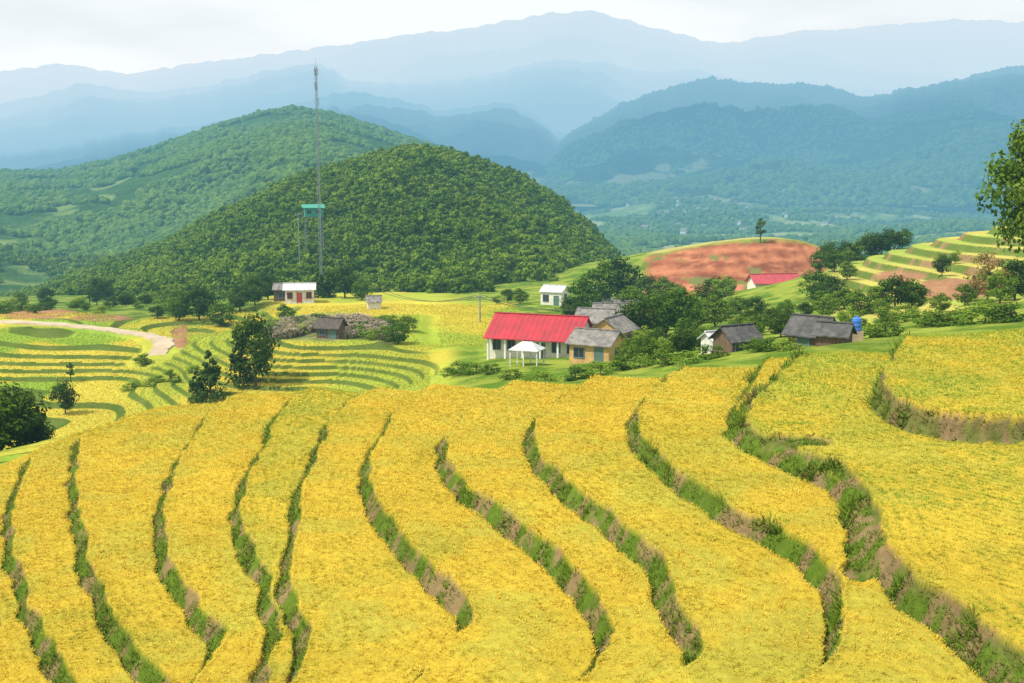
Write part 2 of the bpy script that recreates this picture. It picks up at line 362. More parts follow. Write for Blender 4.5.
def blob_mesh(name,mat,seed,sub=2):
    import bmesh
    bm=bmesh.new(); bmesh.ops.create_icosphere(bm,subdivisions=sub,radius=1); me=bpy.data.meshes.new(name)
    T=[]
    for v in bm.verts:
        c=np.array(v.co); n_=float(vn(np.array([c[0]*2.6+seed*9]),np.array([c[1]*2.6+c[2]*3.1]),seed)[0]); s=.70+.6*n_
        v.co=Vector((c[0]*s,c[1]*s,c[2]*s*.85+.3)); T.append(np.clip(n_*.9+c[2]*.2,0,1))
    bm.to_mesh(me); bm.free(); addf(me,"tint",T); me.materials.append(mat); return me
def tube(paths,sides=7):
    V=[];Q=[];base=0
    for pts,rad in paths:
        pts=np.array(pts,float); ring=[]
        for i,p in enumerate(pts):
            d=pts[min(i+1,len(pts)-1)]-pts[max(i-1,0)]; d/=np.linalg.norm(d)+1e-9
            a=np.cross(d,[.3,.9,.1]); a/=np.linalg.norm(a); b=np.cross(d,a)
            th=np.linspace(0,2*math.pi,sides,endpoint=False)
            ring.append(p+rad[i]*(np.cos(th)[:,None]*a+np.sin(th)[:,None]*b))
        V.append(np.concatenate(ring))
        for i in range(len(pts)-1):
            for j in range(sides):
                Q.append([base+i*sides+j,base+i*sides+(j+1)%sides,base+(i+1)*sides+(j+1)%sides,base+(i+1)*sides+j])
        base+=len(pts)*sides
    return np.concatenate(V),np.array(Q)
def trunk_mesh(name,h,r,spread,zc,k=6):
    paths=[([(0,0,-.4),(.05*h*.2,0,h*.35),(-.04*h*.2,.05,h*.7),(0,0,h)],[r*1.4,r,r*.7,r*.25])]
    for i in range(k):
        th=i*2.4+rng.uniform(0,1); z0=h*rng.uniform(.35,.75); L=spread*rng.uniform(.55,.9)
        paths.append(([(0,0,z0),(math.cos(th)*L*.5,math.sin(th)*L*.5,z0+L*.45),(math.cos(th)*L,math.sin(th)*L,z0+L*.75)],[r*.5,r*.32,r*.1]))
    V,Q=tube(paths); me=npmesh(name,V,Q,True); me.materials.append(M_bark); return me
def srccol(name,meshes):
    c=bpy.data.collections.new(name)
    for i,m in enumerate(meshes): c.objects.link(bpy.data.objects.new(name+"_source",m))
    return c
def scatter(name,pts,scale,rot,col,**kw):
    me=bpy.data.meshes.new(name); me.vertices.add(len(pts)); me.vertices.foreach_set("co",np.asarray(pts,np.float32).ravel())
    a=me.attributes.new("sc",'FLOAT_VECTOR','POINT'); a.data.foreach_set("vector",np.asarray(scale,np.float32).ravel())
    a=me.attributes.new("ro",'FLOAT_VECTOR','POINT'); a.data.foreach_set("vector",np.asarray(rot,np.float32).ravel())
    o=obj(name,me,None,kind="stuff",**kw)
    g=bpy.data.node_groups.new(name+"_nodes",'GeometryNodeTree'); g.interface.new_socket("Geometry",in_out='INPUT',socket_type='NodeSocketGeometry'); g.interface.new_socket("Geometry",in_out='OUTPUT',socket_type='NodeSocketGeometry')
    gi=g.nodes.new('NodeGroupInput'); go=g.nodes.new('NodeGroupOutput'); ip=g.nodes.new('GeometryNodeInstanceOnPoints'); ci=g.nodes.new('GeometryNodeCollectionInfo')
    ci.inputs['Collection'].default_value=col; ci.inputs['Separate Children'].default_value=True; ci.inputs['Reset Children'].default_value=True
    ip.inputs['Pick Instance'].default_value=True
    ri=g.nodes.new('FunctionNodeRandomValue'); ri.data_type='INT'; ri.inputs[5].default_value=len(col.objects)-1; ri.inputs[4].default_value=0
    s=g.nodes.new('GeometryNodeInputNamedAttribute'); s.data_type='FLOAT_VECTOR'; s.inputs[0].default_value='sc'
    r=g.nodes.new('GeometryNodeInputNamedAttribute'); r.data_type='FLOAT_VECTOR'; r.inputs[0].default_value='ro'
    l=g.links.new; l(gi.outputs[0],ip.inputs['Points']); l(ci.outputs[0],ip.inputs['Instance']); l(s.outputs[0],ip.inputs['Scale']); l(r.outputs[0],ip.inputs['Rotation']); l(ri.outputs[2],ip.inputs['Instance Index'])
    l(ip.outputs[0],go.inputs[0])
    md=o.modifiers.new("scatter",'NODES'); md.node_group=g; return o
def strands(name,P,l,w,hue,mat,up=(.3,1.),tb=None,**kw):
    """one mesh of many small blades: P positions of blade base"""
    m=len(P); th=rng.uniform(0,2*math.pi,m); uz=rng.uniform(*up,m); hxy=np.sqrt(np.clip(1-uz*uz,0,1))+.15
    d=np.stack([np.cos(th)*hxy,np.sin(th)*hxy,uz],1); d/=np.linalg.norm(d,axis=1,keepdims=True)
    sd=np.stack([-np.sin(th),np.cos(th),rng.normal(size=m)*.5],1); sd/=np.linalg.norm(sd,axis=1,keepdims=True)
    l=l[:,None]; w=w[:,None]
    V=np.stack([P-sd*w*.5,P+sd*w*.5,P+d*l+sd*w*.3,P+d*l-sd*w*.3],1).reshape(-1,3)
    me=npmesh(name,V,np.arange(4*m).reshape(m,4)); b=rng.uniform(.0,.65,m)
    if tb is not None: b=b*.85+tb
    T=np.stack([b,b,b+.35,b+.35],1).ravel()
    addf(me,"tint",T); addf(me,"hue",np.repeat(hue,4)); return obj(name,me,mat,kind="stuff",**kw)
P_=[]
r=20.
while r<240:
    s=.19*(max(r,34)/40)**.66; k=int(1.0*r/s); a=(np.arange(k)+rng.uniform(0,1,k))/k*1.0-.5
    P_.append(np.stack([a*r,r+rng.uniform(-.5,.5,k)*s,np.full(k,s)],1)); r+=s
P_=np.concatenate(P_)
def rice_pts(P_,rep):
    P_=np.repeat(P_,rep,0); m=len(P_); P_[:,0]+=rng.uniform(-.5,.5,m)*P_[:,2]; P_[:,1]+=rng.uniform(-.5,.5,m)*P_[:,2]
    return P_
Pn=rice_pts(P_[P_[:,1]<112],11); Pm=rice_pts(P_[(P_[:,1]>=130)],3)
def dorice(Pp,near_):
    x,y=Pp[:,0],Pp[:,1]; z,I2=H(x,y); ppx,ppy=proj(x,y,z)
    nz2=fbm(x/8,y/8,42,3)
    tb=.10*ss(.3,.7,fbm(x/.5,y/.5,46,2))+0*x
    if near_:
        keep=(I2['s']<.06)&(I2['d']>.31)&(patchm(x,y,z)<.5); hue=np.clip((nz2-.48)*1.9,0,.34)+np.clip((fbm(x/.9,y/.9,43,3)-.5)*1.3,0,.22)
        hue=np.where(I2['lev']==4,hue+.4,hue)
        hue+=np.where(I2['lev']>=11,.34+np.clip((fbm(x/3,y/3,44,3)-.38)*1.6,0,.5),0)
        # planting rows give faint furrows that follow each terrace lip
        row=.5+.5*np.sin((I2['d']+.15*fbm(x,y,48,2))*2*np.pi/.42); fade=(I2['d']<2.0)
        row2=.5+.5*np.sin((x*.83+y*.55+.5*fbm(x/3,y/3,50,2))*2*np.pi/.45); rw=np.where(fade,row,row2)
        z=z+canopy(x,y,z,I2)-.04+.10*(fbm(x/.45,y/.45,45,2)-.5)+.05*(rw-.5)
        tb=tb+.12*rw
    else:
        field=(ppx>395)&(ppx<515)&(y>166)&(y<236)
        keep=((ppx<430)|field)&(I2['s']>.98)&(I2['f']<.70)&(rdist(x,y)>2.5)&((I2['T']>.5)|field)&~((ppx>258)&(ppx<400)&(y>171)&(y<200))
        nb=fbm(x/18,y/18,22,3)
        hue=np.where(ppx<140,1-ss(.42,.56,nb),ss(.42,.65,nb)*.75+.12); tb=tb+.06
    return x[keep],y[keep],z[keep],Pp[keep,2],hue[keep],tb[keep]
a=dorice(Pn,True); b=dorice(Pm,False); x,y,z,s,hue,tb=[np.concatenate(q) for q in zip(a,b)]; m=len(x)
mid=np.concatenate([np.zeros(len(a[0])),np.ones(len(b[0]))])
strands("rice_crop",np.stack([x,y,z],1),.11*s/.19*rng.uniform(.7,1.3,m)*np.where(mid>0,.5,1),.030*s/.19*rng.uniform(.7,1.3,m)*np.where(mid>0,2.0,1),np.clip(hue,0,1),L_rice,(.25,1.),tb,label="ripe golden rice growing in terraced paddies",category="rice")
Gp=rice_pts(P_[P_[:,1]<100],10); z,I2=H(Gp[:,0],Gp[:,1]); pm=patchm(Gp[:,0],Gp[:,1],z); lv=I2['lev']
k=(I2['s']<.15)&((I2['d']<.38)|(pm>.3)); Gp=Gp[k]; z=z[k]; lv=lv[k]; pm=pm[k]
thin=fbm(Gp[:,0]/1.,Gp[:,1]/1.,47,3); k=thin>np.where(lv>=11,.47,.36); Gp=Gp[k]; z=z[k]; lv=lv[k]; pm=pm[k]; m=len(Gp)
leafy=np.where(((lv>=9)&(lv<=11))|(pm>.3),1.0+2.0*ss(.5,.72,fbm(Gp[:,0]/1.6,Gp[:,1]/1.6,53,2)),1.0+.8*ss(.55,.75,fbm(Gp[:,0]/1.3,Gp[:,1]/1.3,54,2)))
ln=.16*(Gp[:,2]/.19)*rng.uniform(.5,1.4,m)*(.4+1.2*fbm(Gp[:,0]/2,Gp[:,1]/2,49,2))*leafy
strands("bank_grass",np.column_stack([Gp[:,:2],z-.03]),ln,.036*Gp[:,2]/.19*rng.uniform(.6,1.4,m)*leafy**.6,np.clip((fbm(Gp[:,0]/.9,Gp[:,1]/.9,51,3)-.58)*2.6+.2*(lv>=11),0,.8),L_grass,(.3,1.),label="rough green grass on the terrace banks",category="grass")
# ---------------- hills
def hill(prof,D,Df,Db,zf,amp,nc,nr,seed,S,rough=0,gp=1.0,back=.5):
    prof=np.array(prof,float); px=np.linspace(prof[0,0],prof[-1,0],nc)
    row=np.interp(px,prof[:,0],prof[:,1])
    k=max(3,int(nc/(prof[-1,0]-prof[0,0])*9)); ker=np.hanning(k+2)[1:-1]; ker/=ker.sum(); row=np.convolve(np.pad(row,k,'edge'),ker,'same')[k:-k]
    row=row+rough*(fbm(px/9,px*0+seed,seed+3,4)-.5)
    u=(px-512)/F; v=(341.5-row)/F; dy=cP+v*sP; dz=-sP+v*cP
    az=u/dy; Hh=D*dz/dy
    t=np.linspace(0,1+back,nr)[:,None]
    depth=np.where(t<1,Df+(D-Df)*t,D+(Db-D)*(t-1)/back)+0*az
    X=az*depth; Y=depth
    Z=np.where(t<1,zf+(Hh[None,:]-zf)*np.clip(t,0,1)**gp,Hh[None,:]+(-120-Hh[None,:])*ss(0,1,(t-1)/back))
    env=np.clip(4*t*(1-t),0,1)*(t<1)
    nzz=np.minimum(ridged(X/S,Y/S,seed)-.62,.12+0*X)
    Z=Z+amp*nzz*env*np.clip((Hh[None,:]-zf)/max(1,(Hh.max()-zf)),0,1)
    return X,Y,Z
def gsample(X,Y,Z,n,tmax=1.1,back=.5):
    nr,nc=X.shape; lim=int((nr-2)*min(1,tmax/(1+back)))
    ar=(np.hypot(X[1:,:-1]-X[:-1,:-1],Y[1:,:-1]-Y[:-1,:-1])*np.hypot(X[:-1,1:]-X[:-1,:-1],Y[:-1,1:]-Y[:-1,:-1]))[:lim]
    p=ar.ravel()/ar.sum(); k=rng.choice(len(p),n,p=p); i=k//(nc-1); j=k%(nc-1); a=rng.uniform(size=n); b=rng.uniform(size=n)
    f=lambda G:(G[i,j]*(1-a)+G[i+1,j]*a)*(1-b)+(G[i,j+1]*(1-a)+G[i+1,j+1]*a)*b
    return np.stack([f(X),f(Y),f(Z)],1)
M_hill=mount_mat("forest_floor",(.03,.05,.01),(.05,.09,.012),(.09,.14,.018),.02)
M_mt=mount_mat("forested_slopes",(.006,.02,.012),(.03,.07,.02),(.11,.17,.04),.006,patch=(.30,.32,.15))
M_far=mount_mat("far_mountain",(.015,.035,.02),(.05,.09,.03),(.10,.14,.05),.002)
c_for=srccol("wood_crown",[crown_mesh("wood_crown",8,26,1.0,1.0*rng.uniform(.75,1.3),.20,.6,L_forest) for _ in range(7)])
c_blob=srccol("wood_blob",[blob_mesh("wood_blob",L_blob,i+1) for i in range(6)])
def wood(name,pts,rad,col,var=(.55,1.4),**kw):
    m=len(pts); s=rad*(var[0]+(var[1]-var[0])*rng.uniform(0,1,m)**1.5)
    return scatter(name,pts,np.stack([s,s,s*rng.uniform(.8,1.4,m)],1),np.stack([rng.normal(size=m)*.1,rng.normal(size=m)*.1,rng.uniform(0,6.28,m)],1),col,**kw)
pE=[(-60,318),(0,306),(30,298),(60,287),(85,275),(105,268),(130,263),(150,251),(170,246),(190,235),(220,216),(240,210),(260,198),(300,182),(340,170),(380,159),(400,153),(420,152),(450,156),(480,165),(520,180),(560,206),(590,232),(615,259),(640,284),(690,305)]
X,Y,Z=hill(pE,470,255,700,-36,30,300,200,61,60,3,.85)
obj("forested_hill",npmesh("forested_hill",np.stack([X,Y,Z],-1).reshape(-1,3),gridq(*X.shape),True),M_hill,kind="structure",label="rounded green forested hill",category="hill")
HE=(X,Y,Z)
p=gsample(X,Y,Z,27000); zt,_=H(p[:,0],p[:,1]); p=p[p[:,2]>zt-.5]
q=fbm(p[:,0]/22,p[:,1]/22,71,3); p=p[q>.18]
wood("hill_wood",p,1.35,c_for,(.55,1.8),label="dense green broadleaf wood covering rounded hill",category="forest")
pD=[(-120,174),(0,174),(60,173),(120,160),(170,144),(220,126),(260,115),(290,110),(330,116),(370,128),(420,144),(470,160),(520,182),(570,217),(620,252),(660,277)]
X,Y,Z=hill(pD,1150,430,1600,-68,95,360,220,81,210,2,.85)
obj("wooded_ridge",npmesh("wooded_ridge",np.stack([X,Y,Z],-1).reshape(-1,3),gridq(*X.shape),True),mount_mat("ridge_floor",(.03,.07,.018),(.06,.13,.03),(.11,.18,.04),.012,patch=(.22,.30,.08),pw=.05),kind="structure",label="long blue-green wooded ridge",category="hill")
p=gsample(X,Y,Z,70000); q=fbm(p[:,0]/60,p[:,1]/60,72,4); p=p[(q>.39)]
zt,_=H(p[:,0],p[:,1]); p[:,2]=np.maximum(p[:,2],zt)
k=p[:,1]<640
wood("ridge_wood",p[~k],2.6,c_blob,label="distant woods on the long ridge",category="forest")
wood("lower_ridge_wood",p[k],2.2,c_for,label="woods on the lower slopes of the ridge",category="forest")
m=34000; yy=rng.uniform(380,2300,m); xx=rng.uniform(-.1,.58,m)*yy; zz,_=H(xx,yy); nf=fbm(xx/60,yy/90,31,4); k=nf<.565
pv=np.stack([xx,yy,zz],1)[k]; k=pv[:,1]<650
wood("valley_wood",pv[~k],3.2,c_blob,label="woods scattered over the valley floor",category="forest")
wood("valley_edge_wood",pv[k],2.6,c_for,label="woods at the near edge of the valley",category="forest")
MT=[("mountain",[(520,190),(560,142),(590,124),(620,107),(650,96),(680,87),(712,79),(740,84),(770,87),(800,84),(830,89),(870,98),(900,91),(940,82),(985,74),(1024,68),(1100,60),(1200,66)],3900,1900,5600,-60,380,M_mt,900,91,6,"blue-green forested mountain with terraced fields at its foot"),
 ("mountain",[(-200,150),(0,152),(60,145),(130,132),(200,124),(240,118),(290,104),(330,94),(360,92),(400,100),(440,110),(470,107),(505,101),(540,118),(570,145),(600,170),(650,190)],4700,2400,6800,-60,380,M_mt,600,101,5,"hazy blue forested mountain ridge"),
 ("mountain",[(-250,105),(0,103),(50,92),(80,82),(110,88),(150,93),(200,86),(250,75),(290,66),(320,63),(350,80),(400,84),(450,80),(500,72),(550,60),(600,62),(650,72),(700,70),(760,85),(900,90),(1250,90)],7200,3800,9500,-60,600,M_far,500,111,6,"pale blue mountain range in haze"),
 ("mountain",[(-300,60),(0,72),(60,63),(130,74),(200,62),(300,50),(400,36),(480,26),(550,13),(590,10),(640,24),(720,44),(790,32),(860,27),(920,22),(960,18),(1024,22),(1300,30)],9800,6000,13000,-60,800,M_far,500,121,5,"very pale distant mountain range")]
for nm,pr,D,Df,Db,zf,amp,mt,nc,sd,rg,lb in MT:
    X,Y,Z=hill(pr,D,Df,Db,zf,amp,nc,320,sd,D/6.,rg,1.0)
    obj(nm,npmesh(nm,np.stack([X,Y,Z],-1).reshape(-1,3),gridq(*X.shape),True),mt,kind="structure",label=lb,category="mountain")
    if sd==91:
        p=gsample(X,Y,Z,60000); q=fbm(p[:,0]/200,p[:,1]/200,73,4); p=p[(q>.46)]
        wood("mountain_wood",p,5.5,c_blob,label="forest clothing the far mountain slopes",category="forest")
# ---------------- individual trees
def tree_kind(name,h,crown,nclump,nleaf,leaf,mat,tr=.12,cone=False,rzf=.42,cr=.40):
    rz=h*rzf; zc=h-rz
    return dict(trunk=trunk_mesh(name+"_trunk",h*.8,tr,crown*.8,zc),crown=crown_mesh(name+"_crown",nclump,nleaf,crown,rz,leaf,zc,mat,cone,cr),h=h)
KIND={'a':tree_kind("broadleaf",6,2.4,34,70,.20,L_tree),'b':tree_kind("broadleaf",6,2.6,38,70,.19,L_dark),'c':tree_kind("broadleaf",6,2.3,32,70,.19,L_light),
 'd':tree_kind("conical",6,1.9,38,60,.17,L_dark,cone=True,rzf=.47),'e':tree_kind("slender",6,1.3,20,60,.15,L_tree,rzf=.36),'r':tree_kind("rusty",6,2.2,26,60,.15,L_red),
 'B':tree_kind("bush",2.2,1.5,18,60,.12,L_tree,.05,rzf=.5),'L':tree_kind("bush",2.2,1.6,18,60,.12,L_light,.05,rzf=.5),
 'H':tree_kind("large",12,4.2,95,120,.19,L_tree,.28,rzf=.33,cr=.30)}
LAB={'a':"leafy green broadleaf tree among the village gardens",'b':"dark green dense broadleaf tree on the hillside",'c':"bright green young tree on the slope",'d':"dark conical evergreen tree at the paddy edge",'e':"slender green tree with narrow crown",'r':"tree with rust-brown dry foliage on the bank",'B':"rounded green bush on grassy ground",'L':"bright green bush beside the terraces",'H':"tall dark green tree with open ragged crown"}
def tree(kind,px,py,dep,hpx,w=1.,zz=None,label=None):
    w_=at_d(px,py,dep); x,y=w_[0],w_[1]; z=hz(x,y) if zz is None else zz
    k=KIND[kind]; hm=hpx*dep/F; s=hm/k['h']
    bush=kind in 'BL'
    e=bpy.data.objects.new("bush" if bush else "tree",None); COL.objects.link(e); e.location=(x,y,z-.1); e.rotation_euler=(0,0,random.uniform(0,6.28)); e.scale=(s*w,s*w,s)
    e["label"]=label or LAB[kind]; e["category"]="bush" if bush else "tree"; e["group"]="bushes around the village" if bush else "trees around the village"
    for part in ('trunk','crown'):
        o=bpy.data.objects.new(part,k[part]); COL.objects.link(o); o.parent=e
T=[('b',256,388,153,74,.72),('d',240,388,154,50,1.0),('d',211,402,149,54,1.05),('d',197,402,150,32,1.2),('b',66,420,150,36,.85),('e',72,400,170,22,1.),('b',2,470,95,78,1.2),('b',22,462,100,60,1.2),('a',-12,480,92,66,1.3),('b',38,466,99,34,1.3),
('a',150,262,300,22,1),('b',95,270,300,30,.8),('b',105,268,305,26,.9),('e',88,272,300,22,1),
('b',268,300,250,26,1.2),('b',255,308,240,30,1.1),('a',285,312,215,18,1.3),('d',318,290,255,32,1.1),('d',330,292,258,26,1.2),('b',345,298,255,34,1.1),('a',362,300,250,22,1.2),('b',240,318,235,28,1.3),('a',222,330,220,26,1.3),('b',200,335,225,34,1.2),('a',180,335,225,24,1.2),
('a',398,338,172,22,1.4),('B',388,336,176,16,1.5),('a',408,334,185,18,1.3),('L',372,338,174,10,2),('B',356,336,178,11,1.8),('L',305,336,178,10,2),('B',275,336,180,11,2),
('a',582,300,215,34,1.3),('b',570,308,205,24,1.3),('a',600,296,240,42,1.2),('b',618,292,245,46,1.2),('c',592,312,190,20,1.4),('b',640,338,155,46,1.1),('a',655,336,158,44,1.1),('b',668,330,170,40,1.1),('a',680,334,160,44,1.2),('c',690,326,180,34,1.2),('b',702,320,190,36,1.3),('a',632,325,190,40,1.1),('b',648,300,240,28,1.3),('a',665,305,230,28,1.3),('a',715,326,165,32,1.2),('c',728,312,190,22,1.4),('a',740,305,195,18,1.4),('b',756,310,180,22,1.3),('b',770,322,150,22,1.3),('a',785,318,160,22,1.3),('a',815,300,200,28,1.4),('b',822,306,185,24,1.4),('a',700,345,135,22,1.5),('b',685,350,125,24,1.5),('c',672,352,130,22,1.5),('a',655,356,128,22,1.5),('c',645,352,140,24,1.4),
('a',860,318,150,32,1.2),('c',882,312,155,28,1.3),('b',895,308,155,34,1.1),('a',912,304,155,30,1.2),('b',845,300,175,22,1.3),('c',885,328,125,22,1.6),('b',830,275,240,30,1),('b',845,266,240,26,1.1),('a',858,262,240,26,1.2),('b',872,258,240,28,1.2),('b',888,254,238,26,1.2),('a',902,250,238,20,1.3),('a',820,280,235,22,1.2),('b',942,272,190,22,1),('c',955,262,200,14,1.3),
('e',760,246,330,26,1.1),('r',988,292,140,52,1.),('r',975,296,142,26,1.1),('c',1000,300,135,34,1.2),('b',1015,292,140,42,1.1),('a',965,300,138,22,1.3),('a',940,306,138,20,1.3),('L',925,320,118,18,2),('B',948,324,114,16,2.2),('L',985,322,112,20,2),('B',1010,328,108,20,2),('c',905,322,128,20,1.6),
('B',462,376,136,14,1.6),('L',476,378,134,12,1.8),('B',492,378,132,11,1.6),('L',448,372,138,10,1.8),('B',510,380,126,11,1.8),('L',545,384,116,14,2),('B',575,382,114,14,1.9),('L',600,380,114,15,1.9),('B',622,376,116,16,1.6),('L',640,372,114,14,1.8),('B',665,366,110,15,1.7),('L',690,362,106,14,1.8),('B',712,356,108,15,1.7),('B',770,350,104,15,1.6),('L',785,348,102,14,1.8),('B',758,350,106,15,1.6),('L',870,338,108,16,1.8),('B',885,338,106,16,1.8),
('a',520,302,235,16,1.3),('b',508,300,240,14,1.3),('c',497,302,235,10,1.4),('a',180,318,235,24,1.2),('b',158,330,228,14,1.4),('a',20,305,300,14,1.4),('b',45,300,310,16,1.3)]
for t in T: tree(*t)
for i in range(60):
    px=random.uniform(628,850); d=random.choice([random.uniform(118,150),random.uniform(150,235),random.uniform(150,235)])
    if 730<px<815 and d>165: continue
    tree(random.choice('aabbcc'),px,320,d,random.uniform(18,26)*(150/d)**.3,random.uniform(1.1,1.5))
for i in range(22): tree(random.choice('BLLB'),random.uniform(262,395),325,random.uniform(176,197),random.uniform(7,11),1.8)
for i in range(7): tree(random.choice('BLLB'),random.uniform(128,196),380,random.uniform(158,186),random.uniform(7,11),1.6)
for i in range(16): tree(random.choice('abcBL'),random.uniform(850,1024),300,random.uniform(125,175),random.uniform(9,17),1.5)
for i in range(44):
    px=random.uniform(-10,215); d=random.uniform(232,300); tree(random.choice('aabcBL'),px,310,d,random.uniform(6,14),1.5)
tree('H',1040,310,100,206,.78,label="tall dark green tree with open ragged crown on slope")
def blades(name,n,h,spread,w,mat,droop=.5):
    V=[];Q=[];T=[]
    for i in range(n):
        th=rng.uniform(0,2*math.pi); b=np.array([rng.normal()*spread*.35,rng.normal()*spread*.35,-.08]); o=np.array([math.cos(th),math.sin(th),0]); sd=np.array([-o[1],o[0],0])
        hh=h*rng.uniform(.7,1.1); dr=droop*hh*rng.uniform(.3,1.2)
        p=[b,b+o*dr*.35+np.array([0,0,hh*.75]),b+o*dr*1.0+np.array([0,0,hh*(1.0-.25*droop)])]
        ws=[w*.5,w,w*.7]; k=len(V)
        for j,(q,ww) in enumerate(zip(p,ws)): V+=[q-sd*ww,q+sd*ww]; T+=[[0.,.45,.95][j]+rng.uniform(-.1,.1)]*2
        Q+=[[k,k+1,k+3,k+2],[k+2,k+3,k+5,k+4]]
    me=npmesh(name,V,Q); addf(me,"tint",T); me.materials.append(mat); return me
c_reed=srccol("reed_tuft",[blades("reed_tuft",24,1.5,1.1,.07,L_reed,.6) for _ in range(3)])
w=[]
for _ in range(1500):
    px=rng.uniform(268,388); d=rng.uniform(173,197); a=at_d(px,320,d); w.append((a[0],a[1]))
w=np.array(w); k=fbm(w[:,0]/4,w[:,1]/4,91,3)>.47; w=w[k]; wz,_=H(w[:,0],w[:,1]); m=len(w); s=rng.uniform(.4,1.15,m)
scatter("reed_patch",np.column_stack([w,wz]),np.stack([s,s,s],1),np.stack([rng.normal(size=m)*.1,rng.normal(size=m)*.1,rng.uniform(0,6.28,m)],1),c_reed,label="pinkish dry reeds and shrubs beside the hut",category="reeds")
# ---------------- buildings
def boxes(bs):
    V=[];Q=[]
    for (x0,x1,y0,y1,z0,z1) in bs:
        k=len(V); V+=[(x0,y0,z0),(x1,y0,z0),(x1,y1,z0),(x0,y1,z0),(x0,y0,z1),(x1,y0,z1),(x1,y1,z1),(x0,y1,z1)]
        Q+=[[k,k+3,k+2,k+1],[k+4,k+5,k+6,k+7],[k,k+1,k+5,k+4],[k+1,k+2,k+6,k+5],[k+2,k+3,k+7,k+6],[k+3,k,k+4,k+7]]
    return V,Q
def pym(name,V,Fc,mat):
    me=bpy.data.meshes.new(name); me.from_pydata([tuple(map(float,v)) for v in V],[],Fc); me.update(); me.materials.append(mat); return me
def house(name,px,py,dep,L,Wd,hw,hr,yaw,mw,mr,label,cat="house",wins=3,door=True,over=.5,winm=None,zoff=0,endwin=True,gable=None,porch=0):
    w_=at_d(px,py,dep); x,y=w_[0],w_[1]; z=hz(x,y)+zoff
    e=bpy.data.objects.new(name,None); COL.objects.link(e); e.location=(x,y,z); e.rotation_euler=(0,0,R(yaw)); e["label"]=label; e["category"]=cat
    a=L/2;b=Wd/2; z0=-1.5-zoff
    V=[(-a,-b,z0),(a,-b,z0),(a,b,z0),(-a,b,z0),(-a,-b,hw),(a,-b,hw),(a,b,hw),(-a,b,hw),(a,0,hw+hr),(-a,0,hw+hr)]
    Fc=[(0,1,5,4),(2,3,7,6),(1,2,6,8,5),(3,0,4,9,7)]
    obj("wall",pym(name+"_wall",V,Fc,mw),parent=e)
    t=.10; nx=max(8,int(L/.35)); V=[];Q=[]
    sl=hr/b; ex=a+over
    for side in (-1,1):
        k0=len(V)
        ov=over+(porch if side<0 else 0)
        for i in range(nx+1):
            xx=-ex+2*ex*i/nx; up=.05*(i%2)
            for (yy) in (0,b+ov):
                zt=hw+hr-sl*yy+up+.06+random.uniform(-.015,.015)
                if yy>b+.8: zt+=sl*porch*.55
                V+=[(xx,side*yy,zt),(xx,side*yy,zt-t)]
        for i in range(nx):
            k=k0+i*4; Q+=[[k,k+2,k+6,k+4],[k+1,k+5,k+7,k+3],[k+2,k+3,k+7,k+6],[k,k+4,k+5,k+1]]
        Q+=[[k0,k0+1,k0+3,k0+2],[k0+nx*4,k0+nx*4+2,k0+nx*4+3,k0+nx*4+1]]
    rf=obj("roof",pym(name+"_roof",V,Q,mr),parent=e)
    obj("ridge_cap",pym(name+"_ridge",*boxes([(-ex,ex,-.14,.14,hw+hr+.08,hw+hr+.2)]),mr),parent=rf)
    def opening(cx,wd,z0_,z1_,kind,face):
        fr=.09
        def tr(bx):
            x0,x1,yy0,yy1,za,zb=bx
            if face=='f': return (x0,x1,-b-yy1,-b-yy0,za,zb)
            return (a+yy0,a+yy1,x0,x1,za,zb)
        bs=[(cx-wd/2-fr,cx-wd/2,.0,.07,z0_-fr,z1_+fr),(cx+wd/2,cx+wd/2+fr,.0,.07,z0_-fr,z1_+fr),(cx-wd/2,cx+wd/2,.0,.07,z1_,z1_+fr)]
        if kind=='window': bs+=[(cx-wd/2,cx+wd/2,.0,.1,z0_-fr,z0_),(cx-.03,cx+.03,.02,.055,z0_,z1_)]
        top=obj(kind,pym(name+"_pane",*boxes([tr((cx-wd/2,cx+wd/2,.003,.02,z0_,z1_))]),M_glass if kind=='window' else (winm or M_door)),parent=e)
        obj("frame",pym(name+"_frame",*boxes([tr(q) for q in bs]),winm or M_frame),parent=top)
    slots=wins+(1 if door else 0)
    for i in range(slots):
        cx=-a+L*(i+.5)/slots
        if door and i==slots//2: opening(cx,1.0,0.02,min(2.1,hw-.2),'door','f')
        elif hw>1.6: opening(cx,min(1.3,L/slots*.5),hw*.32,hw*.75,'window','f')
    if endwin and hw>1.8: opening(0,1.1,hw*.35,hw*.78,'window','s')
    if porch:
        kk=int(L/2.1)
        for i in range(kk+1):
            xx=-a+.12+(L-.24)*i/kk
            obj("porch_post",pym(name+"_post",*boxes([(xx-.12,xx+.12,-b-porch-.05,-b-porch+.19,-1.4,hw-sl*porch*.45-.12)]),M_white2),parent=e)
    return e
M_white2=paint("white_pillar_paint",(.78,.77,.73),.06,2.,.8)
house("school_building",541,356,151,12.4,6.2,3.2,2.2,-20,M_wall,M_red,"long cream school building with crimson metal roof and veranda","school",5,True,.4,porch=1.0)
house("wooden_house",597,364,138,5.2,5,2.6,1.3,-28,M_ochre,M_grey,"ochre plastered house with weathered grey roof","house",1,True,.45)
house("village_house",613,352,150,5,4.5,3.0,1.5,60,M_ochre,M_grey,"tan house with grey fibre-cement roof behind school","house",1,False,.4)
house("village_house",596,342,163,5,4.5,3.2,1.5,-20,M_ochre,M_grey,"tan walled annexe packed behind the school","house",1,False,.4)
house("village_house",616,330,178,6.5,5,3.0,1.5,-10,M_white,M_grey,"grey roofed village house with pale walls","house",2,True,.5)
house("village_house",628,322,190,5,4.5,3.0,1.6,20,M_wall,M_grey,"small grey roofed house under trees","house",2,False,.5)
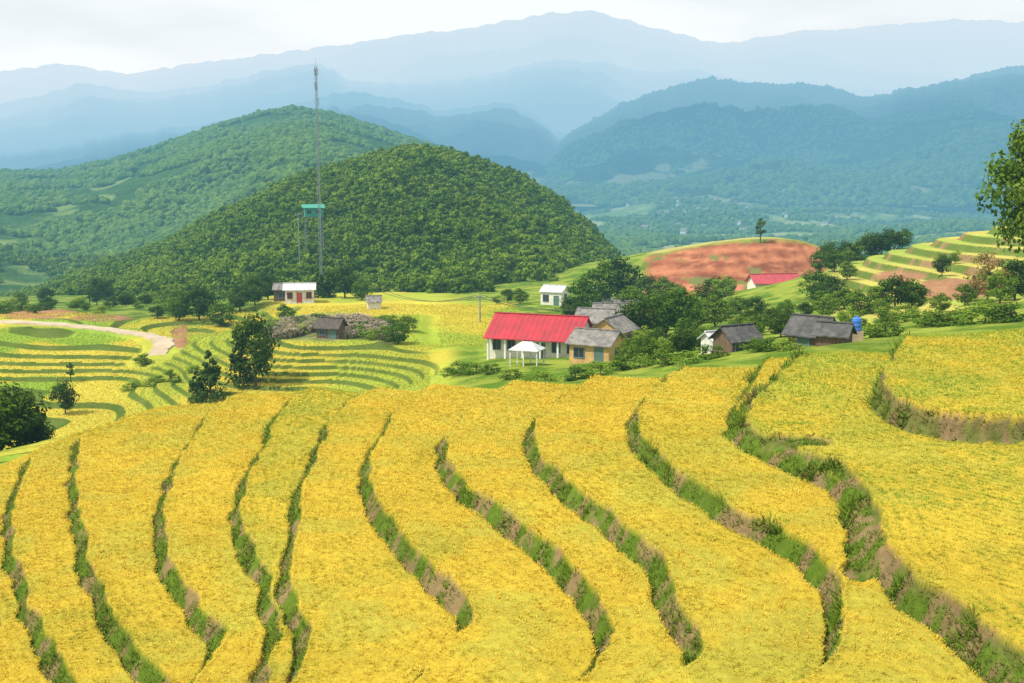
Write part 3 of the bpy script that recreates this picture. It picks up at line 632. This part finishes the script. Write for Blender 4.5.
house("small_house",555,306,232,4.6,4.2,3.0,1.0,-25,M_wall,M_lgrey,"small pale house with light sheet roof","house",1,True,.3)
house("small_house",600,303,245,4.2,4,2.6,1.0,-15,M_white,M_lgrey,"small white shed among trees","house",1,False,.3)
house("hut",331,330,175,3.4,3,1.9,1.1,-15,M_wood,M_thatch,"dark wooden hut with thatched roof on the knoll","hut",1,True,.45,endwin=False)
house("white_house",300,299,243,6.0,4.5,2.9,1.0,8,M_white,M_lgrey,"white house with pale sheet roof below the hill","house",2,True,.5,winm=M_pink)
house("wooden_shed",283,299,246,3.5,3.5,2.6,1.1,5,M_wood,M_grey,"brown wooden shed beside white house","shed",1,False,.3)
house("small_house",374,306,222,2.6,2.4,1.5,.9,10,M_wall,M_grey,"tiny pale hut with grey roof near field","hut",1,False,.3)
house("village_house",736,348,113,3.4,3.0,1.7,1.1,28,M_wood,M_dark,"low timber house with dark slate roof","house",1,True,.4,zoff=-.3)
house("village_house",716,349,117,2.4,2.0,1.5,.6,28,M_white,M_lgrey,"small pale shed beside slate roofed house","shed",1,False,.3,endwin=False)
house("farm_house",812,341,105,3.4,3.2,1.6,1.3,-42,M_wood,M_dark,"wooden farmhouse with large dark slate roof","house",2,True,.45,zoff=-.3)
house("farm_house",834,343,100,2.6,2.4,1.3,.8,-30,M_wood,M_dark,"lower wooden outbuilding with dark roof","house",1,False,.35,zoff=-.2)
house("red_roof_house",773,287,250,10.0,5,1.5,1.5,10,M_wall,M_pink,"long low house with faded red roof below bare earth","house",3,True,.6,zoff=.6)
w_=at_d(527,368,136); x,y=w_[0],w_[1]; z=hz(x,y)
e=bpy.data.objects.new("pavilion",None); COL.objects.link(e); e.location=(x,y,z); e.rotation_euler=(0,0,R(-20)); e["label"]="open shelter with pale roof on white posts"; e["category"]="shelter"
V=[(-1.9,-1.5,2.0),(1.9,-1.5,2.0),(1.9,1.5,2.0),(-1.9,1.5,2.0),(-.6,0,2.9),(.6,0,2.9)]; V+=[(v[0],v[1],v[2]-.08) for v in V]
obj("roof",pym("pavilion_roof",V,[(0,1,5,4),(1,2,5),(2,3,4,5),(3,0,4),(7,6,10,11),(8,7,11),(9,8,11,10),(6,9,10),(0,6,7,1),(1,7,8,2),(2,8,9,3),(3,9,6,0)],M_lgrey),parent=e)
for sx in (-1.7,0,1.7):
    for sy in (-1.3,1.3): obj("post",pym("pavilion_post",*boxes([(sx-.07,sx+.07,sy-.07,sy+.07,-.5,2.0)]),M_white),parent=e)
w_=at_d(856,341,102); x,y=w_[0],w_[1]; z=hz(x,y)
prof=[(0,0),(.42,0),(.45,.15),(.42,.3),(.45,.5),(.42,.7),(.45,.9),(.4,1.15),(.15,1.25),(.15,1.35),(0,1.35)]
V=[];Q=[]
for r_,z_ in prof:
    for j in range(16): V.append((r_*math.cos(j*math.pi/8),r_*math.sin(j*math.pi/8),z_+.95))
for i in range(len(prof)-1):
    for j in range(16): Q.append([i*16+j,i*16+(j+1)%16,(i+1)*16+(j+1)%16,(i+1)*16+j])
tk=bpy.data.objects.new("water_tank",None); COL.objects.link(tk); tk.location=(x,y,z); tk["label"]="blue plastic water tank on a stand beside farmhouse"; tk["category"]="water tank"
obj("barrel",pym("water_tank",V,Q,M_blue),parent=tk)
obj("stand",pym("tank_stand",*boxes([(-.5,.5,-.5,.5,-.5,.94)]),M_conc),parent=tk)
def hillz(x,y):
    X,Y,Z=HE; k=np.argmin((X-x)**2+(Y-y)**2); return float(max(Z.ravel()[k],hz(x,y)))
w_=at_d(321,275,300); x,y=w_[0],w_[1]; z=hillz(x,y); top=at_d(320,66,300)[2]; hm=top-z
e=bpy.data.objects.new("radio_mast",None); COL.objects.link(e); e.location=(x,y,z); e["label"]="tall slim grey lattice radio mast on the hill"; e["category"]="radio mast"
paths=[]; R0=.40; th=[R(90),R(210),R(330)]
def leg(i,zz): 
    q=R0*(1-.2*zz/hm); return (math.cos(th[i])*q,math.sin(th[i])*q,zz)
for i in range(3): paths.append(([leg(i,-1),leg(i,hm*.5),leg(i,hm)],[.06,.06,.06]))
nb=int(hm/1.3)
for k in range(nb):
    for i in range(3): paths.append(([leg(i,hm*k/nb),leg((i+1)%3,hm*(k+1)/nb)],[.03,.03])); paths.append(([leg(i,hm*k/nb),leg((i+1)%3,hm*k/nb)],[.025,.025]))
V,Q=tube(paths,5); obj("lattice",npmesh("mast_lattice",V,Q),M_steel,parent=e)
for k,zz in enumerate((hm-1.5,hm-1.5,hm-1.5,hm-5,hm-5,hm-9)):
    a_=R(90+120*k+20); q=.52
    o=obj("antenna",pym("mast_antenna",*boxes([(-.08,.08,-.05,.05,-.9,.9),(-.03,.03,-.25,-.05,-.6,-.5),(-.03,.03,-.25,-.05,.5,.6)]),M_steel),parent=e); o.location=(math.cos(a_)*q,math.sin(a_)*q,zz); o.rotation_euler=(0,0,a_-R(90))
V,Q=tube([([(0,0,hm),(0,0,hm+2.0)],[.05,.02])],6); obj("lightning_rod",npmesh("mast_rod",V,Q),M_steel,parent=e)
w_=at_d(314,236,335); x,y=w_[0],w_[1]; zb=hillz(x,y); zt=at_d(314,217,335)[2]
e=bpy.data.objects.new("lookout_cabin",None); COL.objects.link(e); e.location=(x,y,zt); e["label"]="small green cabin raised on posts above the trees"; e["category"]="cabin"; e.rotation_euler=(0,0,R(15))
obj("wall",pym("cabin_wall",*boxes([(-2.6,2.6,-1.8,1.8,.12,2.6)]),M_green),parent=e)
V=[(-3.3,-2.4,2.6),(3.3,-2.4,2.6),(3.3,2.4,3.5),(-3.3,2.4,3.5)]; V+=[(v[0],v[1],v[2]+.15) for v in V]
obj("roof",pym("cabin_roof",V,[(0,3,2,1),(4,5,6,7),(0,1,5,4),(1,2,6,5),(2,3,7,6),(3,0,4,7)],M_green),parent=e)
obj("platform",pym("cabin_platform",*boxes([(-3,3,-2.2,2.2,-.08,.12)]),M_wood),parent=e)
for cx in (-1.4,1.3):
    obj("window",pym("cabin_window",*boxes([(cx-.6,cx+.6,-1.85,-1.8,1.0,2.0)]),M_glass),parent=e)
for sx in (-2.5,2.5):
    for sy in (-1.8,1.8): obj("leg",pym("cabin_leg",*boxes([(sx-.07,sx+.07,sy-.07,sy+.07,zb-zt-2,-.08)]),M_steel),parent=e)
def pole(px,pyt,pyb,dep,label):
    w_=at_d(px,pyb,dep); x,y=w_[0],w_[1]; z=hillz(x,y); t=at_d(px,pyt,dep)[2]; h=max(5,t-z)
    e=bpy.data.objects.new("utility_pole",None); COL.objects.link(e); e.location=(x,y,z); e["label"]=label; e["category"]="utility pole"; e["group"]="poles carrying the power cable"
    V,Q=tube([([(0,0,-.5),(0,0,h)],[.17,.11])],8); obj("shaft",npmesh("pole_shaft",V,Q,True),M_steel,parent=e)
    obj("cross_arm",pym("pole_arm",*boxes([(-.9,.9,-.2,-.1,h-.7,h-.55)]),M_steel),parent=e)
    for sx in (-.8,.8): obj("insulator",pym("pole_insulator",*boxes([(sx-.06,sx+.06,-.21,-.09,h-.55,h-.3)]),M_white),parent=e)
    return np.array([x,y,z+h-.3])
a=pole(299,212,240,320,"thin grey utility pole on wooded hillside"); b=pole(480,306,325,200,"utility pole at the edge of yellow field"); c=pole(638,300,330,175,"utility pole between village trees")
def cable(p,q,sag,off,lb):
    ts=np.linspace(0,1,24); pts=[p*(1-t)+q*t+np.array([off,-.15,-sag*4*t*(1-t)]) for t in ts]
    V,Q=tube([(pts,[.05]*24)],5); obj("power_cable",npmesh("power_cable",V,Q),M_cable,label=lb,category="cable",group="overhead power cables")
for off in (-.8,.8): cable(a,b,9,off,"sagging black overhead power cable"); cable(b,c,2,off,"sagging black overhead power cable")
# ---------------- road
rp=np.array(catmull(list(RP),2)); V=[];Q=[]; offs=(-1.7,-1.4,-.8,0,.8,1.4,1.7)
for i in range(len(rp)):
    d=rp[min(i+1,len(rp)-1)]-rp[max(0,i-1)]; d/=np.linalg.norm(d); nn=np.array([-d[1],d[0]])
    wv=1+.18*math.sin(i*.7)+.1*math.sin(i*1.9)
    for j,o_ in enumerate(offs):
        q=rp[i]+nn*o_*wv; V.append([q[0],q[1],0])
    if i:
        k=(i-1)*7
        for j in range(6): Q.append([k+j,k+j+1,k+j+8,k+j+7])
V=np.array(V); zz,_=H(V[:,0],V[:,1]); zz=zz.reshape(-1,7); zm=zz.max(1); zm=np.convolve(np.pad(zm,4,'edge'),np.ones(9)/9,'valid')+.22
zm[-8:]-=np.linspace(0,1.2,8)
zz=np.repeat(zm[:,None],7,1); zz[:,0]-=.9; zz[:,-1]-=.9; V[:,2]=zz.ravel()
obj("road",pym("road",V,Q,M_conc),kind="structure",label="narrow pale dirt track curving round the hill",category="road")
vm=[pym("distant_house",[(-4,-3,-2),(4,-3,-2),(4,3,-2),(-4,3,-2),(-4,-3,4),(4,-3,4),(4,3,4),(-4,3,4),(4,0,6.2),(-4,0,6.2)],[(0,1,5,4),(2,3,7,6),(1,2,6,8,5),(3,0,4,9,7)],M_white)]
vr=pym("distant_roof",[(-4.6,-3.7,3.7),(4.6,-3.7,3.7),(4.6,0,6.4),(-4.6,0,6.4),(4.6,3.7,3.7),(-4.6,3.7,3.7)],[(0,1,2,3),(3,2,4,5)],M_grey)
for i in range(36):
    px=rng.normal(690,70); dd=rng.uniform(1300,2000)
    a=at_d(px,210,dd); z=hz(a[0],a[1])
    e=bpy.data.objects.new("valley_house",None); COL.objects.link(e); e.location=(a[0],a[1],z+1.5); e.rotation_euler=(0,0,random.uniform(0,3)); s=.8; e.scale=(s,s,s)
    e["label"]="small white house in the far valley"; e["category"]="house"; e["group"]="houses in the valley village"
    for nm,mm in (("wall",vm[0]),("roof",vr)):
        o=bpy.data.objects.new(nm,mm); COL.objects.link(o); o.parent=e
# ---------------- light
SE,SA=R(54),R(246)
sd=Vector((math.sin(SA)*math.cos(SE),math.cos(SA)*math.cos(SE),math.sin(SE)))
ld=bpy.data.lights.new("sun",'SUN'); ld.energy=4.9; ld.angle=R(.5); ld.color=(1,.95,.86); lo=bpy.data.objects.new("sun",ld); COL.objects.link(lo); lo.rotation_euler=sd.to_track_quat('Z','Y').to_euler(); lo.location=(0,0,200)
w=bpy.data.worlds.new("World"); scene.world=w; w.use_nodes=True; nt=w.node_tree; nt.nodes.clear()
sky=N(nt,'ShaderNodeTexSky',sky_type='NISHITA'); sky.sun_disc=False; sky.sun_elevation=SE; sky.sun_rotation=SA; sky.altitude=800; sky.dust_density=2.5; sky.air_density=1.2
tc=N(nt,'ShaderNodeTexCoord'); mp=N(nt,'ShaderNodeMapping'); mp.inputs['Scale'].default_value=(1,1,4); nt.links.new(tc.outputs['Generated'],mp.inputs[0])
cl=noise(nt,3.0,5,mp.outputs[0],.5); cf=ramp2(nt,cl,[(.36,(0.78,)*3),(.54,(1,)*3)])
cc=mixc(nt,'MIX',cf,sky.outputs[0],(9.1,9.55,9.8))
bg=N(nt,'ShaderNodeBackground'); bg.inputs[1].default_value=.105; nt.links.new(cc,bg.inputs[0]); wo=N(nt,'ShaderNodeOutputWorld'); nt.links.new(bg.outputs[0],wo.inputs[0])
